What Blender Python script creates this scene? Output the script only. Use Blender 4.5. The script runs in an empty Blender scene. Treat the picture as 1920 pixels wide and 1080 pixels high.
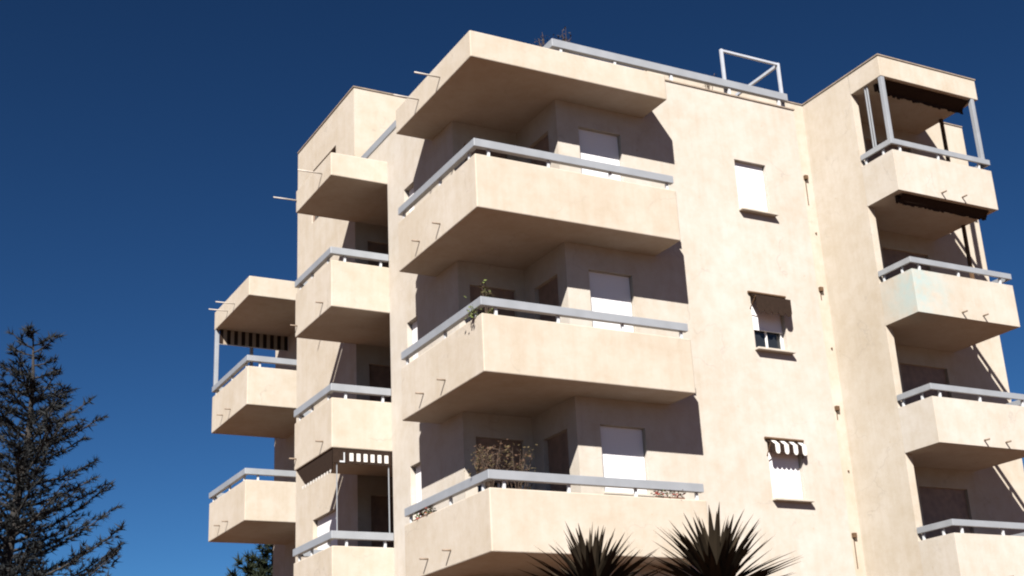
import bpy, bmesh, math, random
from mathutils import Vector, Matrix
random.seed(7)
sc = bpy.context.scene
COL = sc.collection

# ------------------------------------------------------------ camera, sky, sun, exposure
GZ = -13.4                                  # ground level; z = 0 is the underside of the roof slabs
cam_d = bpy.data.cameras.new("camera"); cam = bpy.data.objects.new("camera", cam_d); COL.objects.link(cam)
cam_d.sensor_width = 36.0; cam_d.lens = 2534.0/1920*36; cam_d.clip_start = 0.1; cam_d.clip_end = 3000
def cam_axes(pitch, roll, yaw):
    a, b, c = (math.radians(t) for t in (pitch, roll, yaw))
    fw = Vector((math.sin(c)*math.cos(a), math.cos(c)*math.cos(a), math.sin(a)))
    r = Vector((math.cos(c), -math.sin(c), 0)); u = r.cross(fw)
    return r*math.cos(b)+u*math.sin(b), -r*math.sin(b)+u*math.cos(b), fw
CR, CU, CF = cam_axes(20.101, -2.957, 29.06)
CP = Vector((-9.398, -17.94, -11.652))
m = Matrix.Identity(4)
for i in range(3):
    m[i][0], m[i][1], m[i][2], m[i][3] = CR[i], CU[i], -CF[i], CP[i]
cam.matrix_world = m
sc.camera = cam

SUN = Vector((0.632, 0.793, -0.852)).normalized()      # direction the light travels
EL = math.asin(-SUN.z); AZ = math.atan2(-SUN.x, -SUN.y)
w = bpy.data.worlds.new("World"); sc.world = w; w.use_nodes = True
wt = w.node_tree; bg = wt.nodes["Background"]
sky = wt.nodes.new("ShaderNodeTexSky"); sky.sky_type = 'NISHITA'; sky.sun_disc = False
sky.sun_elevation = EL; sky.sun_rotation = AZ
sky.altitude = 2500; sky.air_density = 1.0; sky.dust_density = 0.2; sky.ozone_density = 5.0
gm = wt.nodes.new("ShaderNodeGamma"); gm.inputs[1].default_value = 1.47; wt.links.new(sky.outputs[0], gm.inputs[0])
tn = wt.nodes.new("ShaderNodeMix"); tn.data_type = 'RGBA'; tn.blend_type = 'MULTIPLY'; tn.inputs[0].default_value = 1.0
wt.links.new(gm.outputs[0], tn.inputs[6]); tn.inputs[7].default_value = (.134, .190, .188, 1)
wt.links.new(tn.outputs[2], bg.inputs[0]); bg.inputs[1].default_value = 0.056
sc.cycles.diffuse_bounces = 1; sc.cycles.filter_width = 2.1
sl = bpy.data.lights.new("sun", 'SUN'); sl.energy = 5.0; sl.angle = math.radians(0.53); sl.color = (1.0, 0.955, 0.885)
so = bpy.data.objects.new("sun", sl); COL.objects.link(so); so.rotation_euler = SUN.to_track_quat('-Z', 'Y').to_euler()
so.location = (-20, -25, 20)
vs = sc.view_settings
vs.view_transform = 'Standard'; vs.look = 'None'; vs.exposure = 1.47; vs.gamma = 1.0; vs.use_curve_mapping = False

# ------------------------------------------------------------ materials
def nmat(name):
    m = bpy.data.materials.new(name); m.use_nodes = True
    nt = m.node_tree; return m, nt, nt.nodes["Principled BSDF"]
def plain(name, col, rough=0.6, metal=0.0, spec=0.5, var=0.0, scale=6.0, bump=0.0, bscale=60):
    m, nt, b = nmat(name)
    b.inputs["Roughness"].default_value = rough; b.inputs["Metallic"].default_value = metal
    b.inputs["Specular IOR Level"].default_value = spec
    b.inputs["Base Color"].default_value = (*col, 1)
    geo = nt.nodes.new("ShaderNodeNewGeometry")
    if var > 0:
        n = nt.nodes.new("ShaderNodeTexNoise"); n.inputs["Scale"].default_value = scale; n.inputs["Detail"].default_value = 6
        nt.links.new(geo.outputs["Position"], n.inputs["Vector"])
        r = nt.nodes.new("ShaderNodeValToRGB")
        r.color_ramp.elements[0].position = .3; r.color_ramp.elements[1].position = .7
        r.color_ramp.elements[0].color = (*[c*(1-var) for c in col], 1); r.color_ramp.elements[1].color = (*[min(1, c*(1+var*.6)) for c in col], 1)
        nt.links.new(n.outputs[0], r.inputs[0]); nt.links.new(r.outputs[0], b.inputs["Base Color"])
    if bump > 0:
        n = nt.nodes.new("ShaderNodeTexNoise"); n.inputs["Scale"].default_value = bscale; n.inputs["Detail"].default_value = 5
        nt.links.new(geo.outputs["Position"], n.inputs["Vector"])
        bp = nt.nodes.new("ShaderNodeBump"); bp.inputs["Strength"].default_value = bump; bp.inputs["Distance"].default_value = .01
        nt.links.new(n.outputs[0], bp.inputs["Height"]); nt.links.new(bp.outputs[0], b.inputs["Normal"])
    return m
def stucco(name, base, stain=None, centre=None):
    """painted render: large blotches, rain streaks, fine grain"""
    m, nt, b = nmat(name); N = nt.nodes; L = nt.links
    b.inputs["Roughness"].default_value = .92; b.inputs["Specular IOR Level"].default_value = .15
    geo = N.new("ShaderNodeNewGeometry")
    def noise(scale, detail=6, vec=None, rough=.55):
        n = N.new("ShaderNodeTexNoise"); n.inputs["Scale"].default_value = scale; n.inputs["Detail"].default_value = detail
        n.inputs["Roughness"].default_value = rough
        L.new(vec or geo.outputs["Position"], n.inputs["Vector"]); return n.outputs[0]
    def ramp(s, p0, p1, c0, c1):
        r = N.new("ShaderNodeValToRGB"); e = r.color_ramp.elements
        e[0].position = p0; e[1].position = p1; e[0].color = (*c0, 1); e[1].color = (*c1, 1); L.new(s, r.inputs[0]); return r.outputs[0]
    def mix(mode, f, a, c):
        x = N.new("ShaderNodeMix"); x.data_type = 'RGBA'; x.blend_type = mode
        if isinstance(f, float): x.inputs[0].default_value = f
        else: L.new(f, x.inputs[0])
        L.new(a, x.inputs[6]); 
        if isinstance(c, tuple): x.inputs[7].default_value = (*c, 1)
        else: L.new(c, x.inputs[7])
        return x.outputs[2]
    c = ramp(noise(.55, 7), .32, .70, tuple(t*k for t, k in zip(base, (.93, .90, .86))), tuple(min(.9, t*k) for t, k in zip(base, (1.03, 1.03, 1.04))))
    c = mix('MULTIPLY', .75, c, ramp(noise(2.6, 8, rough=.7), .36, .60, (.89, .86, .80), (1, 1, 1)))
    mp = N.new("ShaderNodeMapping"); mp.inputs["Scale"].default_value = (5.0, 5.0, .28); L.new(geo.outputs["Position"], mp.inputs[0])
    c = mix('MULTIPLY', .20, c, ramp(noise(1.5, 6, mp.outputs[0]), .30, .56, (.82, .76, .68), (1, 1, 1)))
    c = mix('MULTIPLY', .5, c, ramp(noise(70, 3), .3, .7, (.93, .92, .90), (1, 1, 1)))
    vo = N.new("ShaderNodeTexVoronoi"); vo.feature = 'DISTANCE_TO_EDGE'; vo.inputs["Scale"].default_value = .55
    wp = N.new("ShaderNodeVectorMath"); wp.operation = 'ADD'; nv = N.new("ShaderNodeTexNoise"); nv.inputs["Scale"].default_value = 1.8; nv.inputs["Detail"].default_value = 6
    L.new(geo.outputs["Position"], nv.inputs["Vector"]); L.new(geo.outputs["Position"], wp.inputs[0]); L.new(nv.outputs[1], wp.inputs[1]); L.new(wp.outputs[0], vo.inputs["Vector"])
    cr = N.new("ShaderNodeMapRange"); L.new(vo.outputs["Distance"], cr.inputs[0]); cr.inputs[1].default_value = .0; cr.inputs[2].default_value = .010; cr.inputs[3].default_value = 1; cr.inputs[4].default_value = 0
    cm = N.new("ShaderNodeMapRange"); L.new(noise(.9, 3), cm.inputs[0]); cm.inputs[1].default_value = .50; cm.inputs[2].default_value = .62; cm.inputs[4].default_value = .40
    cx = N.new("ShaderNodeMath"); cx.operation = 'MULTIPLY'; L.new(cr.outputs[0], cx.inputs[0]); L.new(cm.outputs[0], cx.inputs[1])
    c = mix('MIX', cx.outputs[0], c, tuple(t*.55 for t in base))
    # small rust and damp spots
    c = mix('MULTIPLY', .5, c, ramp(noise(9, 4), .69, .76, (1, 1, 1), (.80, .73, .62)))
    if stain:
        d = N.new("ShaderNodeVectorMath"); d.operation = 'DISTANCE'; L.new(geo.outputs["Position"], d.inputs[0]); d.inputs[1].default_value = centre
        f = N.new("ShaderNodeMapRange"); L.new(d.outputs["Value"], f.inputs[0]); f.inputs[1].default_value = .25; f.inputs[2].default_value = 1.15; f.inputs[3].default_value = 1; f.inputs[4].default_value = 0
        g = N.new("ShaderNodeMath"); g.operation = 'MULTIPLY'; L.new(f.outputs[0], g.inputs[0])
        nn = N.new("ShaderNodeMapRange"); L.new(noise(3.2, 7, rough=.7), nn.inputs[0]); nn.inputs[1].default_value = .36; nn.inputs[2].default_value = .60; nn.inputs[4].default_value = .85
        L.new(nn.outputs[0], g.inputs[1])
        c = mix('MIX', g.outputs[0], c, stain)
    L.new(c, b.inputs["Base Color"])
    bp = N.new("ShaderNodeBump"); bp.inputs["Strength"].default_value = .35; bp.inputs["Distance"].default_value = .006
    ad = N.new("ShaderNodeMath"); ad.operation = 'ADD'; L.new(noise(110, 4), ad.inputs[0]); L.new(noise(14, 4), ad.inputs[1])
    L.new(ad.outputs[0], bp.inputs["Height"]); L.new(bp.outputs[0], b.inputs["Normal"])
    return m
CREAM = (.400, .362, .316)
M = {}
M['stucco'] = stucco("cream_stucco", CREAM)
M['stucco_pale'] = stucco("pale_stucco", (.406, .378, .346))
M['stucco_blue'] = stucco("stained_stucco", (.402, .370, .332), (.27, .345, .345), (11.25, 1.42, -2.2))
M['concrete'] = plain("coping_concrete", (.22, .175, .135), .9, var=.25, bump=.3)
M['bounce_tiles'] = plain('added_bounce_tiles', (.17, .07, .035), .6, var=.2)  # unseen red floor layer, added to darken and warm the bounced light
M['sill'] = plain("sill_stone", (.39, .35, .30), .85, var=.15, bump=.2)
M['rail'] = plain("painted_rail_metal", (.27, .284, .308), .45, metal=.25, var=.10, scale=3)
M['pipe'] = plain("spout_pipe", (.38, .34, .30), .6, var=.2)
M['short_pipe'] = plain('weathered_spout_pipe', (.17, .125, .09), .7, var=.2)
M['dark_pipe'] = plain("brown_outlet", (.10, .06, .035), .8, var=.2, spec=.08)
M['frame'] = plain("white_window_frame", (.60, .59, .575), .45)
M['white_metal'] = plain("white_post_metal", (.44, .45, .47), .4, var=.06)
M['frame_metal'] = plain('grey_white_frame_metal', (.33, .35, .39), .4, var=.08)
M['door'] = plain("brown_door_wood", (.20, .135, .10), .5, var=.25)
M['terracotta'] = plain("terracotta", (.11, .055, .035), .85, var=.2)
M['soil'] = plain("soil", (.05, .035, .025), .95)
M['bark'] = plain("bark", (.020, .016, .014), .95, var=.35, bump=.6, bscale=25)
M['twig'] = plain("dry_twig", (.060, .038, .025), .9)
M['roofing'] = plain("roof_gravel", (.25, .22, .19), .95, var=.2)
def leafmat(name, col, var=.35, scale=3.0, rough=.7, trans=.0):
    m = plain(name, col, rough, spec=.12, var=var, scale=scale); return m
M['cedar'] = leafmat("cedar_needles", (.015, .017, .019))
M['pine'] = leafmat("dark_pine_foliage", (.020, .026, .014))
M['yucca'] = leafmat("shaded_yucca_leaf", (.025, .018, .011), rough=.8)  # leaf colour kept very dark to stand in for shade on the yuccas
M['leaf'] = leafmat("green_leaf", (.09, .11, .035))
M['drab'] = leafmat("olive_leaf", (.055, .042, .020))
M['flower'] = leafmat("red_flower", (.20, .05, .04))
M['dry'] = leafmat("dry_leaf", (.060, .034, .022))
def shutter_mat():
    m, nt, b = nmat("white_roller_shutter"); b.inputs["Roughness"].default_value = .5
    b.inputs["Base Color"].default_value = (.62, .61, .625, 1)
    geo = nt.nodes.new("ShaderNodeNewGeometry")
    wv = nt.nodes.new("ShaderNodeTexWave"); wv.wave_type = 'BANDS'; wv.bands_direction = 'Z'; wv.inputs["Scale"].default_value = 7.0
    nt.links.new(geo.outputs["Position"], wv.inputs["Vector"])
    bp = nt.nodes.new("ShaderNodeBump"); bp.inputs["Strength"].default_value = .4; bp.inputs["Distance"].default_value = .004
    nt.links.new(wv.outputs[0], bp.inputs["Height"]); nt.links.new(bp.outputs[0], b.inputs["Normal"])
    return m
M['shutter'] = shutter_mat()
def glass_mat():
    m, nt, b = nmat("dark_window_glass"); b.inputs["Base Color"].default_value = (.015, .017, .020, 1)
    b.inputs["Roughness"].default_value = .08; b.inputs["Specular IOR Level"].default_value = .6; return m
M['glass'] = glass_mat()
M['awning_dark'] = plain("brown_awning_fabric", (.024, .015, .011), .9, var=.2, scale=20, spec=.08)
M['awning_white'] = plain("white_awning_fabric", (.55, .53, .50), .9, var=.08, scale=20, spec=.08)
M['awning_tan'] = plain("tan_awning_fabric", (.27, .22, .17), .9, var=.1, scale=20, spec=.08)

def ground_mat():
    m, nt, b = nmat("dry_gravel_yard"); N = nt.nodes; L = nt.links
    b.inputs["Roughness"].default_value = .95
    geo = N.new("ShaderNodeNewGeometry")
    n = N.new("ShaderNodeTexNoise"); n.inputs["Scale"].default_value = .35; n.inputs["Detail"].default_value = 9
    L.new(geo.outputs["Position"], n.inputs["Vector"])
    r = N.new("ShaderNodeValToRGB"); e = r.color_ramp.elements
    e[0].position = .35; e[0].color = (.080, .031, .009, 1); e[1].position = .68; e[1].color = (.125, .050, .015, 1)
    L.new(n.outputs[0], r.inputs[0]); L.new(r.outputs[0], b.inputs["Base Color"])
    n2 = N.new("ShaderNodeTexNoise"); n2.inputs["Scale"].default_value = 30; L.new(geo.outputs["Position"], n2.inputs["Vector"])
    bp = N.new("ShaderNodeBump"); bp.inputs["Distance"].default_value = .03; L.new(n2.outputs[0], bp.inputs["Height"]); L.new(bp.outputs[0], b.inputs["Normal"])
    return m
M['ground'] = ground_mat()

# ------------------------------------------------------------ helpers
class MB:
    def __init__(s): s.v = []; s.f = []; s.mi = []
    def quad(s, a, b, c, d, mi=0):
        i = len(s.v); s.v += [tuple(a), tuple(b), tuple(c), tuple(d)]; s.f.append((i, i+1, i+2, i+3)); s.mi.append(mi)
    def tri(s, a, b, c, mi=0):
        i = len(s.v); s.v += [tuple(a), tuple(b), tuple(c)]; s.f.append((i, i+1, i+2)); s.mi.append(mi)
    def poly(s, pts, mi=0):
        i = len(s.v); s.v += [tuple(p) for p in pts]; s.f.append(tuple(range(i, i+len(pts)))); s.mi.append(mi)
    def box(s, x0, x1, y0, y1, z0, z1, mi=0):
        if x0 > x1: x0, x1 = x1, x0
        if y0 > y1: y0, y1 = y1, y0
        if z0 > z1: z0, z1 = z1, z0
        i = len(s.v)
        s.v += [(x0,y0,z0),(x1,y0,z0),(x1,y1,z0),(x0,y1,z0),(x0,y0,z1),(x1,y0,z1),(x1,y1,z1),(x0,y1,z1)]
        for q in ((0,3,2,1),(4,5,6,7),(0,1,5,4),(1,2,6,5),(2,3,7,6),(3,0,4,7)):
            s.f.append(tuple(i+k for k in q)); s.mi.append(mi)
    def tube(s, pts, rads, n=6, mi=0, cap=True):
        pts = [Vector(p) for p in pts]; rings = []
        for k, p in enumerate(pts):
            d = (pts[min(k+1, len(pts)-1)]-pts[max(k-1, 0)]).normalized()
            a = d.orthogonal().normalized(); b = d.cross(a); i = len(s.v); r = rads[k] if hasattr(rads, '__len__') else rads
            s.v += [tuple(p+(a*math.cos(2*math.pi*t/n)+b*math.sin(2*math.pi*t/n))*r) for t in range(n)]; rings.append(i)
        for k in range(len(rings)-1):
            for t in range(n):
                s.f.append((rings[k]+t, rings[k]+(t+1) % n, rings[k+1]+(t+1) % n, rings[k+1]+t)); s.mi.append(mi)
        if cap:
            s.f.append(tuple(rings[0]+t for t in reversed(range(n)))); s.mi.append(mi)
            s.f.append(tuple(rings[-1]+t for t in range(n))); s.mi.append(mi)
    def mesh(s, name, mats, recalc=True, merge=True, smooth=False):
        me = bpy.data.meshes.new(name); me.from_pydata(s.v, [], s.f)
        for mm in (mats if isinstance(mats, (list, tuple)) else [mats]): me.materials.append(mm)
        for p, mi in zip(me.polygons, s.mi): p.material_index = mi; p.use_smooth = smooth
        if recalc or merge:
            b = bmesh.new(); b.from_mesh(me)
            if merge: bmesh.ops.remove_doubles(b, verts=b.verts, dist=1e-4)
            if recalc: bmesh.ops.recalc_face_normals(b, faces=b.faces)
            b.to_mesh(me); b.free()
        return me
    def build(s, name, mats, parent=None, bevel=0, **k):
        o = bpy.data.objects.new(name, s.mesh(name, mats, **k)); COL.objects.link(o)
        if parent: o.parent = parent; o.matrix_parent_inverse = parent_inv(parent)
        if bevel:
            md = o.modifiers.new("bevel", 'BEVEL'); md.width = bevel; md.segments = 2; md.limit_method = 'ANGLE'; md.angle_limit = .6
            md.harden_normals = False
        return o
def parent_inv(p):
    return Matrix.Translation(p.location).inverted() if p.type == 'EMPTY' else Matrix.Identity(4)
def empty(name, loc):
    o = bpy.data.objects.new(name, None); o.location = loc; o.empty_display_size = .3; COL.objects.link(o); return o
def tag(o, label=None, cat=None, group=None, kind=None):
    if label: o["label"] = label
    if cat: o["category"] = cat
    if group: o["group"] = group
    if kind: o["kind"] = kind
    return o
def offset_path(path, d):
    """offset an open XY path sideways by d (positive = left of travel), mitred"""
    out = []
    n = len(path)
    for i in range(n):
        p = Vector(path[i])
        def nrm(a, b):
            t = (Vector(b)-Vector(a)).normalized(); return Vector((-t.y, t.x))
        if i == 0: out.append(p+nrm(path[0], path[1])*d)
        elif i == n-1: out.append(p+nrm(path[-2], path[-1])*d)
        else:
            a = nrm(path[i-1], path[i]); b = nrm(path[i], path[i+1]); s = (a+b)
            out.append(p+s*(d/(1+a.dot(b))))
    return out
def path_box(mb, path, d0, d1, z0, z1, mi=0):
    A = offset_path(path, d0); B = offset_path(path, d1)
    P = lambda q, z: (q.x, q.y, z)
    for i in range(len(path)-1):
        mb.quad(P(A[i], z0), P(A[i+1], z0), P(A[i+1], z1), P(A[i], z1), mi)
        mb.quad(P(B[i], z0), P(B[i+1], z0), P(B[i+1], z1), P(B[i], z1), mi)
        mb.quad(P(A[i], z1), P(A[i+1], z1), P(B[i+1], z1), P(B[i], z1), mi)
        mb.quad(P(A[i], z0), P(A[i+1], z0), P(B[i+1], z0), P(B[i], z0), mi)
    for i in (0, len(path)-1):
        mb.quad(P(A[i], z0), P(B[i], z0), P(B[i], z1), P(A[i], z1), mi)
def at(plane, pos, a, d, z):
    return (a, pos+d, z) if plane == 'F' else (pos+d, a, z)
def wall_sheet(mb, plane, pos, a0, a1, z0, z1, holes=(), reveal=.16, mi=0):
    """wall face with rectangular openings and their reveals; holes = (a0,a1,z0,z1[,reveal])"""
    As = sorted({a0, a1, *[t for h in holes for t in h[:2]]}); Zs = sorted({z0, z1, *[t for h in holes for t in h[2:4]]})
    for i in range(len(As)-1):
        for j in range(len(Zs)-1):
            ca, cz = (As[i]+As[i+1])/2, (Zs[j]+Zs[j+1])/2
            if any(h[0] < ca < h[1] and h[2] < cz < h[3] for h in holes): continue
            mb.quad(at(plane, pos, As[i], 0, Zs[j]), at(plane, pos, As[i+1], 0, Zs[j]), at(plane, pos, As[i+1], 0, Zs[j+1]), at(plane, pos, As[i], 0, Zs[j+1]), mi)
    for h in holes:
        r = h[4] if len(h) > 4 else reveal
        h0, h1, q0, q1 = h[:4]
        for (p, q) in (((h0, q0), (h1, q0)), ((h1, q0), (h1, q1)), ((h1, q1), (h0, q1)), ((h0, q1), (h0, q0))):
            mb.quad(at(plane, pos, p[0], 0, p[1]), at(plane, pos, q[0], 0, q[1]), at(plane, pos, q[0], r, q[1]), at(plane, pos, p[0], r, p[1]), mi)
def fbox(mb, plane, pos, a0, a1, d0, d1, z0, z1, mi=0):
    p = at(plane, pos, a0, d0, z0); q = at(plane, pos, a1, d1, z1)
    mb.box(p[0], q[0], p[1], q[1], p[2], q[2], mi)

# ------------------------------------------------------------ ground
g = MB(); R_ = 1500
g.quad((-R_, -R_, GZ), (R_, -R_, GZ), (R_, R_, GZ), (-R_, R_, GZ))
tag(g.build("ground", M['ground']), kind="structure")

hl = MB(); NH = 180; rngh = random.Random(5)  # unseen ring of hills, added to block the bright sky near the horizon
ph = [rngh.uniform(0, 6.28) for _ in range(6)]
hh = [30+9*math.sin(3*a+ph[0])+5*math.sin(7*a+ph[1])+3*math.sin(17*a+ph[2])+1.5*math.sin(41*a+ph[3]) for a in [6.28319*i/NH for i in range(NH)]]
for i in range(NH):
    j = (i+1) % NH; a, b = 6.28319*i/NH, 6.28319*j/NH
    prof = [(300, 0), (330, .55), (380, .9), (440, 1.0), (600, .7), (900, 0)]
    for (r0, k0), (r1, k1) in zip(prof, prof[1:]):
        hl.quad((r0*math.cos(a), r0*math.sin(a), GZ-1+k0*hh[i]), (r0*math.cos(b), r0*math.sin(b), GZ-1+k0*hh[j]), (r1*math.cos(b), r1*math.sin(b), GZ-1+k1*hh[j]), (r1*math.cos(a), r1*math.sin(a), GZ-1+k1*hh[i]))
tag(hl.build("sky_block_hills", plain("sky_block_hillside", (.055, .048, .028), .95, var=.4, scale=.05)), kind="structure")

# ------------------------------------------------------------ the apartment building
H = 2.8; HF = .512; PT = .971; RT = 1.242; RB = 1.10; ZT = .93; TOP = H+HF
XA, DA, XC_, DB, XW, YA = 4.036, .80, 2.113, 2.292, .743, 3.191
XB, YB, XWB, YBE, YBF = -.485, 5.34, .856, 7.43, 11.115
XC, YC, YCE, XWC = .14, 12.624, 15.604, 2.14
XD, YD, XD2, YDO, XD3, YE = 11.075, 1.452, 14.079, 2.444, 15.67, 4.07
XM = 7.78; YBK = 19.0
bld = tag(empty("apartment_building", (5, 6, GZ)), "cream rendered apartment block with stepped corner balconies against blue sky", "building")

ALLF = (0, 1, 2, 3)
# --- main block wall (around the large balconies and the plain facade with three small windows)
win_main = [(6.10, 6.86, -.47-H*k, -1.53-H*k) for k in range(4)]
holes_main = [(a, b, z0, z1) for a, b, z1, z0 in win_main]
door_a = [(2.57, 3.48, -1.60-H*k, -.45-H*k) for k in range(4)]
mb = MB()
wall_sheet(mb, 'F', DA, XC_, XM, GZ, ZT, holes_main+door_a, .14)
side_a = [(1.12, 1.95, -2.55-H*k, -.48-H*k) for k in range(4)]
wall_sheet(mb, 'W', XC_, DA, DB, GZ, ZT, side_a, .14)
back_a = [(.98, 1.92, -2.55-H*k, -.42-H*k) for k in range(4)]
wall_sheet(mb, 'F', DB, XW, XC_, GZ, ZT, back_a, .12)
win_aw = [(4.06, 4.53, -1.62-H*k, -.47-H*k) for k in range(4)]
wall_sheet(mb, 'W', XW, DB, YB, GZ, ZT, win_aw, .16)
wall_sheet(mb, 'F', YB, XW, 3.0, GZ, ZT)                      # back of the wing, hidden side
wall_sheet(mb, 'W', XM, DA, YE, GZ, ZT)
wall_main = mb.build("wall", M['stucco_pale'], bld)
tag(wall_main, "plain cream facade with three small windows")
# --- second wing
mb = MB()
rec_b = [(1.15, 2.55, -2.55-H*k, -.40-H*k) for k in range(4)]
wall_sheet(mb, 'W', 3.0, YB, YBE, GZ, TOP)
wall_sheet(mb, 'F', 7.402, XWB, 3.0, GZ, 0, rec_b, .12)
wall_sheet(mb, 'F', 7.402, XWB, 3.0, 0, TOP)
win_bw = [(8.53, 10.0, -1.62-H*k, -.45-H*k) for k in (2, 3)]
win_bt = [(8.53, 10.12, 1.02, 2.38, .07)]
wall_sheet(mb, 'W', XWB, 7.402, YBF, GZ, TOP, win_bw+win_bt, .16)
wall_sheet(mb, 'F', YBF, XWB, 3.0, GZ, TOP)
mb.build("wall", M['stucco'], bld)
# --- third wing (farthest left)
mb = MB()
wall_sheet(mb, 'W', XWC, YBF, YCE+.9, GZ, HF)
wall_sheet(mb, 'F', YCE+.9, XWC, XWC+6, GZ, HF)
mb.build("wall", M['stucco'], bld)
# --- right wing with the stacked loggias
mb = MB()
wall_sheet(mb, 'F', YE, 6.6, XD, GZ, TOP)
wall_sheet(mb, 'W', XD, YDO, YE, GZ, TOP)
XJ, YR = XD+.19, 3.41
LV = [H-H*k for k in range(5)]                               # undersides of the slabs of this wing
for k, z in enumerate(LV):                                   # jamb, recess and forward wall, storey by storey
    zb = z-H if k < 4 else GZ
    wall_sheet(mb, 'F', YDO, XD, XJ, zb, z+.05 if k else z)
dr_d = [(12.3, 13.75, z-2.55, z-.42) for z in LV]
wall_sheet(mb, 'W', XJ, YDO, YR, GZ, H+.05)
wall_sheet(mb, 'F', YR, XJ, XD3, GZ, TOP, dr_d, .12)
wall_sheet(mb, 'W', XD3, YR, 9.0, GZ, TOP)
mb.build("wall", M['stucco'], bld)

# --- roof terrace floor and roofs (seen only as edges from here)
mb = MB()
mb.poly([(XC_, DA+.12, .55), (XM, DA+.12, .55), (XM, 4.3, .55), (3.0, 7.4, .55), (XW+.1, 7.4, .55), (XW+.1, DB+.1, .55), (XC_+.1, DB+.1, .55)])
mb.poly([(XWB, 7.402, TOP-.15), (3.0, 7.402, TOP-.15), (3.0, YBF, TOP-.15), (XWB, YBF, TOP-.15)])
mb.poly([(6.6, YE, TOP-.15), (XD3, YE, TOP-.15), (XD3, 9, TOP-.15), (6.6, 9, TOP-.15)])
mb.poly([(XWC, YBF, HF-.05), (XWC+6, YBF, HF-.05), (XWC+6, YCE+.9, HF-.05), (XWC, YCE+.9, HF-.05)])
mb.build("roof", M['roofing'], bld)

# --- copings: thin concrete caps along the wall tops
def coping(path, z, d0=-.02, d1=.22, h=.028):
    mb = MB(); path_box(mb, path, d0, d1, z, z+h); return mb.build("coping", M['concrete'], bld)
q = MB(); q.box(XW, XW+.16, DB+.02, 7.39, ZT+.0, 1.05); q.quad((XW, YB, 0), (XW, 7.39, 0), (XW, 7.39, ZT), (XW, YB, ZT)); q.build('parapet', M['stucco_pale'], bld)
coping([(XW, DB), (XC_, DB), (XC_, DA), (XM, DA), (XM, YE)], ZT)
coping([(XWB, YBF), (XWB, 7.402), (2.9, 7.402)], TOP)
coping([(6.6, YE), (XD, YE), (XD, YD), (XD2, YD), (XD2, YR), (XD3, YR)], TOP)

# --- slabs
def slab(name, poly, nw, z, zt, th=.16, mat='stucco', parapet=True, bev=.018):
    """poly counter-clockwise; the last nw edges run inside the wall. parapet: upstand of .12 along the other edges"""
    n = len(poly); P = [Vector(p) for p in poly]; par = [i < n-nw for i in range(n)]
    def line(i):
        a, b = P[i], P[(i+1) % n]; t = (b-a).normalized(); nn = Vector((-t.y, t.x)); o = .12 if par[i] else 0
        return a+nn*o, t
    Q = []
    for i in range(n):
        (a, t), (b, s) = line(i-1), line(i)
        den = t.x*s.y-t.y*s.x
        k = ((b.x-a.x)*s.y-(b.y-a.y)*s.x)/den; Q.append(a+t*k)
    mb = MB(); V = lambda p, zz: (p.x, p.y, zz)
    mb.poly([V(p, z) for p in P])
    if not parapet:
        mb.poly([V(p, zt) for p in P])
        for i in range(n): j = (i+1) % n; mb.quad(V(P[i], z), V(P[j], z), V(P[j], zt), V(P[i], zt))
    else:
        zf = z+th
        mb.poly([V(q, zf) for q in Q])
        for i in range(n):
            j = (i+1) % n
            if par[i]:
                mb.quad(V(P[i], z), V(P[j], z), V(P[j], zt), V(P[i], zt))
                mb.quad(V(P[i], zt), V(P[j], zt), V(Q[j], zt), V(Q[i], zt))
                mb.quad(V(Q[i], zt), V(Q[j], zt), V(Q[j], zf), V(Q[i], zf))
            else:
                mb.poly([V(P[i], z), V(P[j], z)] + ([V(P[j], zt), V(Q[j], zt)] if par[j] else []) + [V(Q[j], zf), V(Q[i], zf)] + ([V(Q[i], zt), V(P[i], zt)] if par[i-1] else []))
    o = mb.build(name, M[mat], bld, bevel=bev)
    if parapet:
        t = MB(); t.poly([V(q, zf+.006) for q in Q]); t.poly([V(q, zf+.001) for q in Q]); t.build('added_bounce_floor', M['bounce_tiles'], o, recalc=False)  # floor layer added for its effect on bounce under the slabs
    return o
def rail(path, z, posts, par, w=.10, inset=-.018, zb=RB, zt=RT, pz=PT):
    """flat metal handrail on short square posts; path runs with the inside of the balcony to its left"""
    mb = MB(); path_box(mb, path, inset, inset+w, z+zb, z+zt)
    r = mb.build("handrail", M['rail'], par, bevel=.006)
    for (x, y) in posts:
        q = MB(); q.box(x-.022, x+.022, y-.022, y+.022, z+pz-.01, z+zb+.005); q.build("rail_post", M['white_metal'], par)
    return r
def spouts(par, spots, plane, pos, L, r=.016):
    mt = M['pipe'] if L > .3 else M['short_pipe']
    for (a, z) in spots:
        q = MB(); p0 = Vector(at(plane, pos, a, .04, z)); p1 = Vector(at(plane, pos, a, -L, z-.02*L))
        q.tube([p0, p1], r, 8); q.build("drain_spout", mt, par, smooth=True)
e = .06
polyA = [(XA, DA+e), (XA, 0), (0, 0), (0, YA), (XW+e, YA), (XW+e, DB+e), (XC_+e, DB+e), (XC_+e, DA+e)][::-1]
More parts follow.
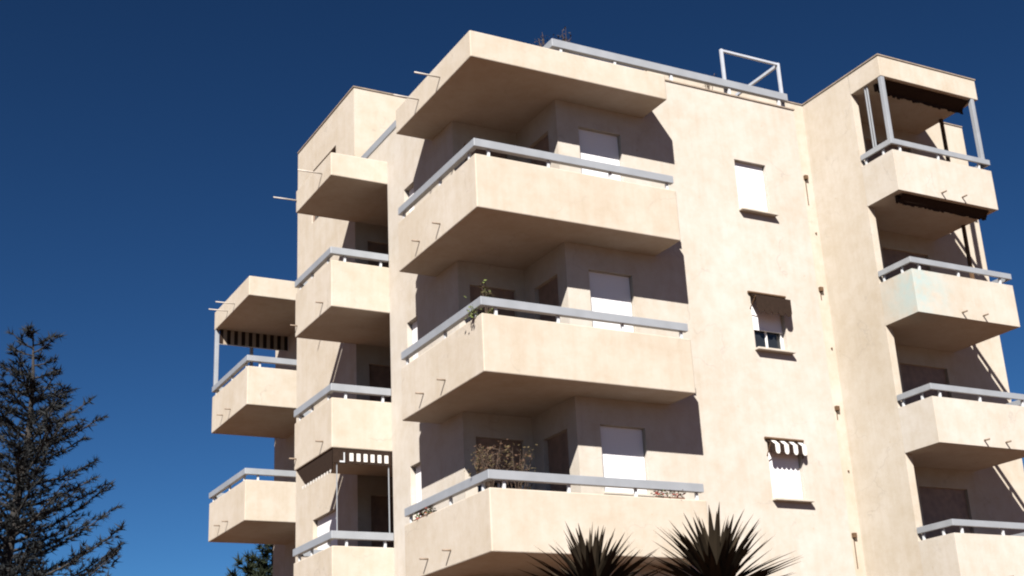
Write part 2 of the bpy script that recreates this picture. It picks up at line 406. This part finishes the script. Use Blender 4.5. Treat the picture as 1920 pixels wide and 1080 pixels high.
# make it CCW with parapet edges first
polyA = [(XW+e, YA), (0, YA), (0, 0), (XA, 0), (XA, DA+e), (XC_+e, DA+e), (XC_+e, DB+e), (XW+e, DB+e)]
polyB = [(XWB+e, YBE), (XB, YBE), (XB, YB), (3.0+e, YB), (3.0+e, YBE+e), (XWB+e, YBE+e)]
polyC = [(XWC+e, YCE), (XC, YCE), (XC, YC), (XWC+e, YC)]
polyD = [(XD, YDO), (XD, YD), (XD2, YD), (XD2, YR+e), (XJ-e, YR+e), (XJ-e, YDO)]
roofA = slab("roof_slab", polyA, 4, 0, HF, parapet=False)
tag(roofA, "large flat roof slab over the corner balconies")
spouts(roofA, [(1.21, .21), (2.13, .22)], 'W', 0, .50)
roofB = slab("roof_slab", polyB, 3, 0, HF, parapet=False); spouts(roofB, [(5.85, .25), (7.38, .28)], 'W', XB, .52)
roofC = slab("roof_slab", polyC, 1, 0, HF, parapet=False); spouts(roofC, [(13.8, .16), (14.4, .16)], 'W', XC, .50)
polyDr = [(XD, YDO), (XD, YD), (XD2, YD), (XD2, YR+e), (XD+e, YR+e), (XD+e, YDO)]
roofD = slab("roof_slab", polyDr, 3, H, TOP-.002, parapet=False, bev=.008)

def balcony_A(k):
    z = -H*k
    b = slab("balcony", polyA, 4, z, z+PT)
    rail([(.06, YA-.06), (0, YA-.06), (0, 0), (XA-.05, 0)][1:], z, [(.055, .30), (.055, 1.45), (.055, YA-.18), (.28, .055), (1.43, .055), (2.68, .055), (XA-.16, .055)], b)
    spouts(b, [(1.40, z+.25), (2.26, z+.25)], 'W', 0, .15)
    return b
def balcony_B(k):
    z = -H*k
    b = slab("balcony", polyB, 3, z, z+PT)
    rail([(XWB-.01, YBE-.02), (XB, YBE-.02), (XB, YB), (XW-.01, YB)], z, [(XB+.055, YB+.3), (XB+.055, YB+1.2), (XB+.055, YBE-.2), (XB+.30, YB+.055), (XW-.16, YB+.055), (XB+.7, YBE-.075)], b)
    spouts(b, [(5.80, z+.22), (7.30, z+.22)], 'W', XB, .15)
    return b
def balcony_C(k):
    z = -H*k
    b = slab("balcony", polyC, 1, z, z+PT)
    rail([(XWC-.01, YCE-.02), (XC, YCE-.02), (XC, YC), (XWC-.01, YC)], z, [(XC+.055, YC+.25), (XC+.055, YC+1.4), (XC+.055, YCE-.2), (XC+.32, YC+.055), (XC+1.6, YC+.055), (XC+.9, YCE-.075)], b)
    spouts(b, [(13.95, z+.22), (14.62, z+.24)], 'W', XC, .15)
    return b
def balcony_D(k):
    z = -H*k
    b = slab("balcony", polyD, 3, z, z+PT, mat='stucco_blue' if k == 1 else 'stucco_pale', bev=.008)
    rail([(XD, YDO-.02), (XD, YD), (XD2-.012, YD), (XD2-.012, YR-.01)], z, [(XD+.055, YDO-.12), (XD+.055, YD+.32), (XD+.28, YD+.055), (XD+1.42, YD+.055), (XD2-.32, YD+.055), (XD2-.045, YD+.6), (XD2-.045, YR-.2)], b, w=.05, inset=-.012, zb=1.115)
    spouts(b, [(12.36, z+.13), (12.98, z+.13)], 'F', YD, .14, .02)
    return b
balA = [balcony_A(k) for k in (1, 2, 3)]
balB = [balcony_B(k) for k in (1, 2, 3)]
balC = [balcony_C(k) for k in (1, 2, 3)]
balD = [balcony_D(k) for k in (0, 1, 2, 3)]
tag(balD[1], "balcony with bluish stains on its parapet corner")

# --- terrace railing on the roof
mb = MB(); zr = 0
tr_path = [(XW, 7.38), (XW, DB), (XC_, DB), (XC_, DA), (XM-.06, DA)]
path_box(mb, tr_path, .05, .15, 1.16, 1.32)
trail = mb.build("terrace_railing", M['rail'], bld, bevel=.006)
for (x, y) in [(XW+.1, 6.6), (XW+.1, 5.2), (XW+.1, 3.9), (XC_+.25, DA+.1), (3.55, DA+.1), (4.85, DA+.1), (6.25, DA+.1), (7.5, DA+.1)]:
    q = MB(); q.box(x-.025, x+.025, y-.025, y+.025, ZT+.03, 1.165); q.build("rail_post", M['white_metal'], trail)

# --- square brown outlets on the narrow strip of wall beside the right wing
for k in range(4):
    z = 1.36-H*k
    q = MB(); q.box(10.81, 10.90, YE-.07, YE+.02, z-.05, z+.05); q.box(10.845, 10.865, YE-.010, YE+.01, z-.70 if k in (0, 3) else z-.25, z-.05)  # thin strip under the outlet is its shadow line, built in dark brown
    q.build("wall_outlet", M['dark_pipe'], bld)
    q = MB(); q.box(10.94, 10.97, YE-.03, YE+.02, z-1.41, z-1.38); q.build("wall_outlet", M['dark_pipe'], bld)

# --- windows
def window(plane, pos, a0, a1, z0, z1, rev, closed=1.0, sill=True, mat='shutter', fr=.05, label=None, sill_d=.12, frame='frame'):
    """frame in the reveal > roller shutter, pane, sill"""
    mb = MB()
    for (p0, p1, q0, q1) in ((a0, a0+fr, z0, z1), (a1-fr, a1, z0, z1), (a0+fr, a1-fr, z0, z0+fr), (a0+fr, a1-fr, z1-fr, z1)):
        fbox(mb, plane, pos, p0, p1, rev-.035, rev+.04, q0, q1)
    if closed < .95: fbox(mb, plane, pos, (a0+a1)/2-.025, (a0+a1)/2+.025, rev-.008, rev+.03, z0+fr, z1-fr)
    wdw = mb.build("window", M[frame], bld)
    zs = z1-(z1-z0-.03)*closed
    if closed > 0:
        s = MB(); fbox(s, plane, pos, a0+.012, a1-.012, rev-.055, rev-.037, zs, z1-.004)
        fbox(s, plane, pos, a0+.012, a1-.012, rev-.062, rev-.034, zs-.03, zs)
        s.build("shutter", M[mat], wdw)
    if closed < .95:
        s = MB(); fbox(s, plane, pos, a0+fr, a1-fr, rev, rev+.012, z0+fr, z1-fr); s.build("pane", M['glass'], wdw)
    if sill:
        s = MB(); fbox(s, plane, pos, a0-.03, a1+.08, -sill_d, .05, z0-.045, z0-.004); s.build("sill", M['sill'], wdw, bevel=.006)
    if label: tag(wdw, label)
    return wdw
for k, h in enumerate(win_main):
    window('F', DA, h[0], h[1], h[3], h[2], .14, .62 if k == 1 else 1.0, label="small window with half raised shutter over dark glass" if k == 1 else None)
for (a, b, z0, z1) in door_a: window('F', DA, a, b, z0, z1, .14, 1.0, True, sill_d=.05)
for (a, b, z0, z1) in side_a: window('W', XC_, a, b, z0, z1, .14, 1.0, False, 'door')
for (a, b, z0, z1) in back_a: window('F', DB, a, b, z0, z1, .12, .35, False, 'door')
for (a, b, z0, z1) in win_aw: window('W', XW, a, b, z0, z1, .16, 1.0, True, sill_d=.06)
for (a, b, z0, z1) in rec_b: window('F', 7.402, a, b, z0, z1, .12, .5, False, 'door')
for (a, b, z0, z1) in win_bw: window('W', XWB, a, b, z0, z1, .16, 1.0, True, sill_d=.06)
for (a, b, z0, z1, rv) in win_bt: window('W', XWB, a, b, z0, z1, rv, 0.0, False, 'door', fr=.03, frame='door')
for (a, b, z0, z1) in dr_d: window('F', YR, a, b, z0, z1, .12, .8, False, 'door')

# --- posts of the loggias
def post(x, y, z0, z1, w_, par=bld, mat='rail'):
    q = MB(); q.box(x-w_/2, x+w_/2, y-w_/2, y+w_/2, z0, z1); return q.build("post", M[mat], par, bevel=.005)
post(XD+.06, YD+.06, RT-.01, H+.01, .10, balD[0]); post(XD2-.17, YD+.06, RT-.01, H+.01, .10, balD[0]); post(XD2-.08, 2.55, PT-.01, H+.01, .07, balD[0], 'dark_pipe'); post(XD2-.08, 2.45, -H+PT-.01, .01, .07, balD[1], 'dark_pipe')  # the two rear posts are coloured dark to stand for the slab's shade
for d in (0, .07): post(XD+.06, YD+.52+d, RT-.01, H+.01, .03, balD[0])
post(XC+.06, YCE-.06, -H+RT-.01, .01, .10, balC[0]); post(XC+1.0, YCE-.09, -H+RT-.01, .01, .08, balC[0])

# ------------------------------------------------------------ awnings
def stripes(mb, plane, pos, a0, a1, d, z0, z1, w, th=.012, first=0, scallop=.0):
    n = max(1, round((a1-a0)/w)); w = (a1-a0)/n
    for i in range(n):
        p, q = a0+i*w, a0+(i+1)*w
        fbox(mb, plane, pos, p, q, d, d+th, z0, z1, (i+first) % 2)
        if scallop:
            m_ = (p+q)/2; A = lambda a, dd, z: at(plane, pos, a, dd, z)
            for dd in (d, d+th): mb.poly([A(p, dd, z0), A(p+w*.2, dd, z0-scallop*.8), A(m_, dd, z0-scallop), A(q-w*.2, dd, z0-scallop*.8), A(q, dd, z0)], (i+first) % 2)
# striped awning on the second wing
aw = tag(empty("balcony_awning", (XB, YB, -2*H)), "brown and white striped balcony awning closing the corner balcony below the middle wing", "awning")
z = -2*H
mb = MB(); w0 = .16
fbox(mb, 'F', YB, XB+.03, XW-.03, .02, .032, z-.28, z-.005, 0); mb.build("valance", M['awning_dark'], aw)
n = 6
for i in range(n):
    a = XB+.36+i*.142; s = MB(); fbox(s, 'F', YB, a, a+.075, .010, .018, z-.235, z-.085); s.build("white_stripe", M['awning_white'], aw)
mb = MB(); mb.poly([at('W', XB, YB+.05, .03, z-.005), at('W', XB, YBE-.05, .03, z-.005), at('W', XB, 6.85, .03, z-.40), at('W', XB, YB+.05, .03, z-.40)]); mb.poly([at('W', XB, YB+.05, .045, z-.005), at('W', XB, YBE-.05, .045, z-.005), at('W', XB, 6.85, .045, z-.40), at('W', XB, YB+.05, .045, z-.40)]); mb.build("valance", M['awning_dark'], aw)
for i in range(11):
    a = YB+.10+i*.15; mb = MB()
    for d in (.024, .030): mb.poly([at('W', XB, a, d, z-.395), at('W', XB, a+.03, d, z-.455), at('W', XB, a+.06, d, z-.455), at('W', XB, a+.09, d, z-.395)])
    mb.build("scallop", M['awning_white'], aw)
for (x, y) in ((XB+.12, YB+.06), (XW-.06, YB+.06)):
    q = MB(); q.box(x-.008, x+.008, y-.008, y+.008, -3*H+RT-.01, z+.005); q.build("pole", M['rail'], aw)
q = MB(); q.box(XB+.16, XB+.26, YB+.003, YB+.017, z-.27, z-.24); q.box(XB+.24, XB+.26, YB+.003, YB+.017, z-.24, z-.08); q.build("bracket", M['white_metal'], aw)
# valance on the far end of the third wing
av = tag(empty("balcony_awning", (XC, YCE, 0)), "shaded brown striped valance under the top slab of the far left balcony", "awning")
mb = MB(); stripes(mb, 'F', YCE-.18, XC+.10, XWC-.02, 0, -.40, -.005, .10, first=0); mb.build("valance", [M['awning_dark'], M['awning_tan']], av)
q = MB(); q.tube([(XC+.10, YCE-.16, -.40), (XWC-.02, YCE-.16, -.40)], .018, 8); q.build("front_bar", M['white_metal'], av)
# fringed awnings under the right wing's slabs
for k, zz in enumerate((H, 0)):
    af = tag(empty("balcony_awning", (XD, YD, zz)), ["dark fringed awning rolled up under the top slab of the right wing", "dark rolled awning under the second slab of the right wing"][k], "awning")
    y = YD+(.38 if k == 0 else .27)
    mb = MB(); mb.tube([(XD+.22, y, zz-.075), (XD2-.16, y, zz-.075)], .065, 10); mb.build("roller", M['awning_dark'], af, smooth=True)
    mb = MB()
    for dz in (0, .012): mb.quad((XD+.2, YD+.10, zz-.012-dz), (XD2-.2, YD+.10, zz-.012-dz), (XD2-.2, y, zz-.14-dz), (XD+.2, y, zz-.14-dz))
    mb.build('cloth', M['awning_dark'], af)
    mb = MB(); x = XD+.24
    while x < XD2-.2:
        wv = random.uniform(.05, .12); d = random.uniform(.19, .25) if k == 0 else random.uniform(.16, .20)
        mb.box(x, x+wv*.96, y-.004, y+.004, zz-d, zz-.06); x += wv
    mb.build("fringe", M['awning_dark'], af)
    mb = MB(); mb.box(XD2-.24, XD2-.18, y-.04, y+.04, zz-.17, zz+.004); mb.box(XD+.17, XD+.22, y-.04, y+.04, zz-.17, zz+.004); mb.build("bracket", M['awning_dark'], af)
# two window awnings on the plain facade
for k in (1, 2):
    h = win_main[k]; a0, a1, z1 = h[0]-.03, h[1]+.03, h[2]+.01
    wa = tag(empty("window_awning", ((a0+a1)/2, DA, z1)), ["dark scalloped awning drooping over the half open middle window", "small striped scalloped awning over the lowest facade window"][k-1], "awning")
    out = .20 if k == 1 else .13; dz = .10
    mb = MB()      # sloping cloth
    nn = 5 if k == 1 else 8; wv = (a1-a0)/nn
    for i in range(nn):
        p, q = a0+i*wv, a0+(i+1)*wv; mi = 0 if k == 1 else i % 2
        mb.quad((p, DA-.01, z1), (q, DA-.01, z1), (q, DA-out, z1-dz), (p, DA-out, z1-dz), mi)
        mb.quad((p, DA-.01, z1-.01), (q, DA-.01, z1-.01), (q, DA-out, z1-dz-.01), (p, DA-out, z1-dz-.01), mi)
    mb.build("canopy", [M['awning_dark'], M['awning_white']], wa)
    mb = MB(); stripes(mb, 'F', DA, a0, a1, -out-.004, z1-dz-(.27 if k == 1 else .13), z1-dz+.006, wv, .006, 0, .075 if k == 1 else .05)
    mb.build("valance", [M['awning_dark'], M['awning_dark'] if k == 1 else M['awning_white']], wa)
    mb = MB()
    for a in (a0, a1): mb.tube([(a, DA, z1-.30), (a, DA-out, z1-dz)], .010, 6)
    mb.build("arm", M['dark_pipe'], wa)
    mb = MB(); mb.tube([(a0-.03, DA-.03, z1+.02), (a1+.03, DA-.03, z1+.02)], .025, 8); mb.build("roller", M['dark_pipe'], wa)

# metal frame standing on the roof terrace
fr = tag(empty("awning_frame", (6.98, DA+.1, ZT)), "bare white metal frame standing at the roof terrace railing", "frame")
for x in (6.25, 7.70):
    q = MB(); q.box(x-.028, x+.028, DA+.165, DA+.225, .56, 2.10); q.build("upright", M['frame_metal'], fr, bevel=.005)
q = MB(); q.box(6.278, 7.672, DA+.17, DA+.22, 2.045, 2.095); q.build("crossbar", M['frame_metal'], fr, bevel=.005)
q = MB(); q.box(7.675, 7.725, DA+.235, DA+1.55, 2.03, 2.09); q.build("side_bar", M['frame_metal'], fr)
for x in (7.70,):
    q = MB(); q.box(x-.03, x+.03, DA+1.55, DA+1.61, .56, 2.09); q.build("upright", M['frame_metal'], fr)

# ------------------------------------------------------------ plants
def leaf_cloud(mb, c, n, spread, size, rng, mi=0, stretch=1.0):
    for _ in range(n):
        p = Vector(c)+Vector((rng.gauss(0, spread), rng.gauss(0, spread), rng.gauss(0, spread*stretch)))
        d = Vector((rng.uniform(-1, 1), rng.uniform(-1, 1), rng.uniform(-.6, 1))).normalized(); s = d.orthogonal().normalized()
        l = size*rng.uniform(.6, 1.3); wd = l*.32
        mb.quad(p, p+d*l*.5+s*wd, p+d*l, p+d*l*.5-s*wd, mi)
def potted(name, x, y, z, h, spread, n, seed, label, cat, mats, tall=.0, twig=True, pot_r=.13, group=None, size=.06, nb=14):
    rng = random.Random(seed)
    o = tag(empty(name, (x, y, z)), label, cat, group)
    q = MB(); hp = .26
    q.tube([(x, y, z), (x, y, z+hp*.85), (x, y, z+hp*.86), (x, y, z+hp)], [pot_r*.72, pot_r*.95, pot_r*1.06, pot_r*1.06], 14); q.build("pot", M['terracotta'], o)
    br = MB(); lf = MB()
    for i in range(nb):
        a = rng.uniform(0, 6.283); r = spread*rng.uniform(.2, 1); p0 = Vector((x, y, z+hp*.9))
        p2 = Vector((x+r*math.cos(a), y+r*math.sin(a), z+hp+h*rng.uniform(.55, 1)))
        p1 = (p0+p2)/2+Vector((-math.cos(a), -math.sin(a), .3))*.12*spread
        br.tube([p0, p1, p2], [.010, .007, .003], 4)
        for j in range(4):
            t = rng.uniform(.4, 1); b = p1.lerp(p2, t); e2 = b+Vector((rng.uniform(-1, 1), rng.uniform(-1, 1), rng.uniform(.1, 1)))*spread*.4
            br.tube([b, e2], [.004, .002], 3)
            leaf_cloud(lf, e2, n, spread*.14, size, rng, rng.choice(range(len(mats)-1)) if len(mats) > 1 else 0)
    br.build("stem", mats[-1], o, merge=False, recalc=False); lf.build("foliage", list(mats[:-1]), o, merge=False, recalc=False)
    return o
fl3 = -3*H+.16; fl2 = -2*H+.16
potted("potted_shrub", .26, .52, fl3, 1.45, .40, 4, 3, "dry reddish twiggy shrub at the corner of the lowest large balcony", "shrub", [M['dry'], M['drab'], M['twig']], nb=22, size=.05)
potted("potted_shrub", .78, .55, fl3, 1.36, .34, 4, 4, "smaller dry twiggy shrub right of the corner shrub on the lowest large balcony", "shrub", [M['dry'], M['drab'], M['twig']], nb=18, size=.05)
potted("potted_climber", .28, .30, fl2, 1.25, .14, 5, 5, "slim green climber poking above the corner rail of the middle large balcony", "plant", [M['leaf'], M['drab'], M['twig']], nb=9, size=.06)
tr = tag(empty("trailing_plant", (-.06, .22, -2*H+PT)), "green sprig spilling under the corner rail of the middle large balcony", "plant")
q = MB(); rng = random.Random(11); leaf_cloud(q, (-.04, .24, -2*H+PT+.06), 60, .055, .06, rng, 0, 1.1); q.build("foliage", M['leaf'], tr, merge=False, recalc=False)
q = MB(); q.tube([(.18, .28, -2*H+PT-.1), (.06, .25, -2*H+PT+.05), (-.06, .22, -2*H+PT-.05)], .006, 4); q.build("stem", M['twig'], tr)
def flowerbox(x0, x1, y0, y1, z, seed, label):
    o = tag(empty("flower_box", ((x0+x1)/2, (y0+y1)/2, z)), label, "flower box"); rng = random.Random(seed)
    q = MB(); q.box(x0, x1, y0, y1, z, z+.16); q.build("box", M['terracotta'], o, bevel=.01)
    lf = MB()
    for i in range(34):
        leaf_cloud(lf, (rng.uniform(x0, x1), rng.uniform(y0, y1), z+.18+rng.random()*.05), 7, .03, .05, rng, rng.choice((0, 0, 1, 2)))
    lf.build("foliage", [M['leaf'], M['flower'], M['drab']], o, merge=False, recalc=False)
flowerbox(3.05, 3.62, .02, .11, -3*H+PT-.13, 21, "flower box with small red blooms at the right end of the lowest large balcony")
flowerbox(.02, .11, 2.15, 2.85, -3*H+PT-.13, 22, "flower box with small red blooms at the left end of the lowest large balcony")
potted("potted_shrub", 2.38, 1.45, .55, 1.12, .30, 1, 8, "sparse dark shrub rising behind the left end of the roof railing", "shrub", [M['dry'], M['drab'], M['twig']], nb=14, size=.06)
potted("potted_shrub", 2.72, 1.25, .55, 1.12, .22, 2, 9, "taller dark shrub behind the roof railing, right of the sparse one", "shrub", [M['dry'], M['drab'], M['twig']], nb=10, size=.07)
potted("potted_shrub", 6.05, 1.25, .55, .95, .16, 1, 10, "low sparse plant beside the metal frame on the roof", "shrub", [M['drab'], M['drab'], M['twig']], nb=8, size=.05)

# yuccas in front
def blade_mesh(seed):
    rng = random.Random(seed); mb = MB(); L = 1.0; n = 5; bend = rng.uniform(.02, .16); tw = rng.uniform(-.15, .15)
    ws = [.030, .050, .052, .042, .022, .0015]; prev = None
    for i in range(n+1):
        t = i/n; x = L*t; zc = -bend*t*t; wd = ws[i]; ro = tw*t
        l = Vector((x, wd*math.cos(ro), zc+wd*math.sin(ro)+wd*.35)); r = Vector((x, -wd*math.cos(ro), zc-wd*math.sin(ro)+wd*.35)); c = Vector((x, 0, zc))
        if prev: mb.quad(prev[0], l, c, prev[2]); mb.quad(prev[2], c, r, prev[1])
        prev = (l, r, c)
    return mb.mesh("leaf", M['yucca'], recalc=False)
BL = [blade_mesh(i) for i in range(8)]
def yucca(x, y, zc, n, ln, seed, label):
    rng = random.Random(seed)
    o = tag(empty("yucca_plant", (x, y, GZ)), label, "yucca", "yuccas in front of the building")
    q = MB(); pts = [(x+.05*math.sin(t*3), y+.04*math.cos(t*2), GZ+(zc-GZ)*t) for t in [i/7 for i in range(8)]]
    q.tube(pts, [.16, .12, .11, .10, .10, .09, .09, .07], 10); q.build("trunk", M['bark'], o, smooth=True)
    top = Vector(pts[-1])
    for i in range(n):
        f = (i+.5)/n; el = math.asin(1-1.45*f)+rng.gauss(0, .08); az = i*2.39996+rng.gauss(0, .12)
        d = Vector((math.cos(el)*math.cos(az), math.cos(el)*math.sin(az), math.sin(el)))
        b = bpy.data.objects.new("leaf", BL[rng.randrange(8)]); COL.objects.link(b); b.parent = o
        L = ln*rng.uniform(.84, 1.08)*(1.06-.24*max(0, math.sin(el))**2)
        side = Vector((-math.sin(az), math.cos(az), 0)); up = d.cross(side)
        mm = Matrix((( d.x, side.x, up.x, 0), (d.y, side.y, up.y, 0), (d.z, side.z, up.z, 0), (0, 0, 0, 1)))
        base = top+Vector((0, 0, -.32*f))+d*.03
        b.matrix_local = Matrix.Translation(base-Vector((x, y, GZ))) @ mm @ Matrix.Diagonal((L, L*.98, L*.98, 1))
    return o
def along(u, v, dist):
    d = CR*((u-960)/2534)-CU*((v-540)/2534)+CF; h = math.hypot(d.x, d.y); return CP+d*(dist/h)
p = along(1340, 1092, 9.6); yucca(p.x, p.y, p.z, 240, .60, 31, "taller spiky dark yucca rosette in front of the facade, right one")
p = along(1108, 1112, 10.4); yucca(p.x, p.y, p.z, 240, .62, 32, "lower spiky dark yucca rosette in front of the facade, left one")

# trees
def conifer(name, base, height, seed, label, cat, mat, nb, spread, needle, group=None, start=.12, droop=.0, dens=1.0):
    rng = random.Random(seed); x, y = base
    o = tag(empty(name, (x, y, GZ)), label, cat, group)
    tk = MB(); tp = [Vector((x+.10*math.sin(i*.9), y+.08*math.cos(i*.7), GZ+height*i/10)) for i in range(11)]
    tk.tube(tp, [height*.017*(1-i/10)**.8+.005 for i in range(11)], 9); tk.build("trunk", M['bark'], o, smooth=True)
    br = MB(); nd = MB()
    def tuft(p, d, L, k):
        for _ in range(k):
            q = (d*.9+Vector((rng.gauss(0, .7), rng.gauss(0, .7), rng.gauss(.25, .6)))).normalized(); s = q.orthogonal().normalized()
            s = (s*math.cos(6.28*rng.random())+q.cross(s)*math.sin(6.28*rng.random())); l = L*rng.uniform(.6, 1.25)
            nd.tri(p-s*l*.085, p+s*l*.085, p+q*l)
    for i in range(nb):
        f = start+(1-start)*(i/nb)**.92; zc = GZ+height*f*.99
        if f > .90 and rng.random() < .55: continue
        L = spread*((1-f)**.72)*rng.uniform(.5, 1.12)+.10; az = i*2.39996+rng.gauss(0, .35)
        k = f*10; p0 = tp[int(k)].lerp(tp[min(10, int(k)+1)], k-int(k)); p0.z = zc
        hd = Vector((math.cos(az), math.sin(az), 0)); rise = rng.uniform(.12, .6)-droop
        pts = [p0+hd*(L*t)+Vector((0, 0, L*(rise*.7*t+.28*t*t))) for t in (0, .25, .5, .75, 1)]
        br.tube(pts, [.035*(1-f)+.012, .022*(1-f)+.010, .014*(1-f)+.008, .010, .004], 5, cap=False)
        m_ = max(4, int(L*9*dens))
        for j in range(m_):
            t = .10+.90*(j+rng.random())/m_; kk = min(3, int(t*4)); b = pts[kk].lerp(pts[kk+1], t*4-kk)
            sl = L*.24*(1.15-t)*rng.uniform(.5, 1.3)+.06; a2 = az+rng.choice((-1, 1))*rng.uniform(.5, 1.25)
            dd = Vector((math.cos(a2), math.sin(a2), rng.uniform(.0, .55))).normalized(); tip = b+dd*sl
            br.tube([b, tip], [.006, .002], 3, cap=False)
            for s in range(max(2, int(sl/needle*1.3))):
                tuft(b.lerp(tip, (s+.6)/max(2, int(sl/needle*1.3))), dd, needle, 9)
            tuft(b, hd, needle, 4)
    br.build("branch", M['bark'], o, merge=False, recalc=False)
    nd.build("crown", mat, o, merge=False, recalc=False)
    return o
p = along(58, 612, 18.5)
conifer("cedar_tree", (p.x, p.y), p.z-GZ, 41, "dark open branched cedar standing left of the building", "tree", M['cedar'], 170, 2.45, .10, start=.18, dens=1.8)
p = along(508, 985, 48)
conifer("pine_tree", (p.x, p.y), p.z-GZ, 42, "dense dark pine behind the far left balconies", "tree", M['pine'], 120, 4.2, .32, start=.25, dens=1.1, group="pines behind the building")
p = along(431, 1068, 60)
conifer("pine_tree", (p.x, p.y), p.z-GZ, 43, "tip of a distant conifer left of the dense pine", "tree", M['pine'], 60, 2.2, .30, start=.3, group="pines behind the building")
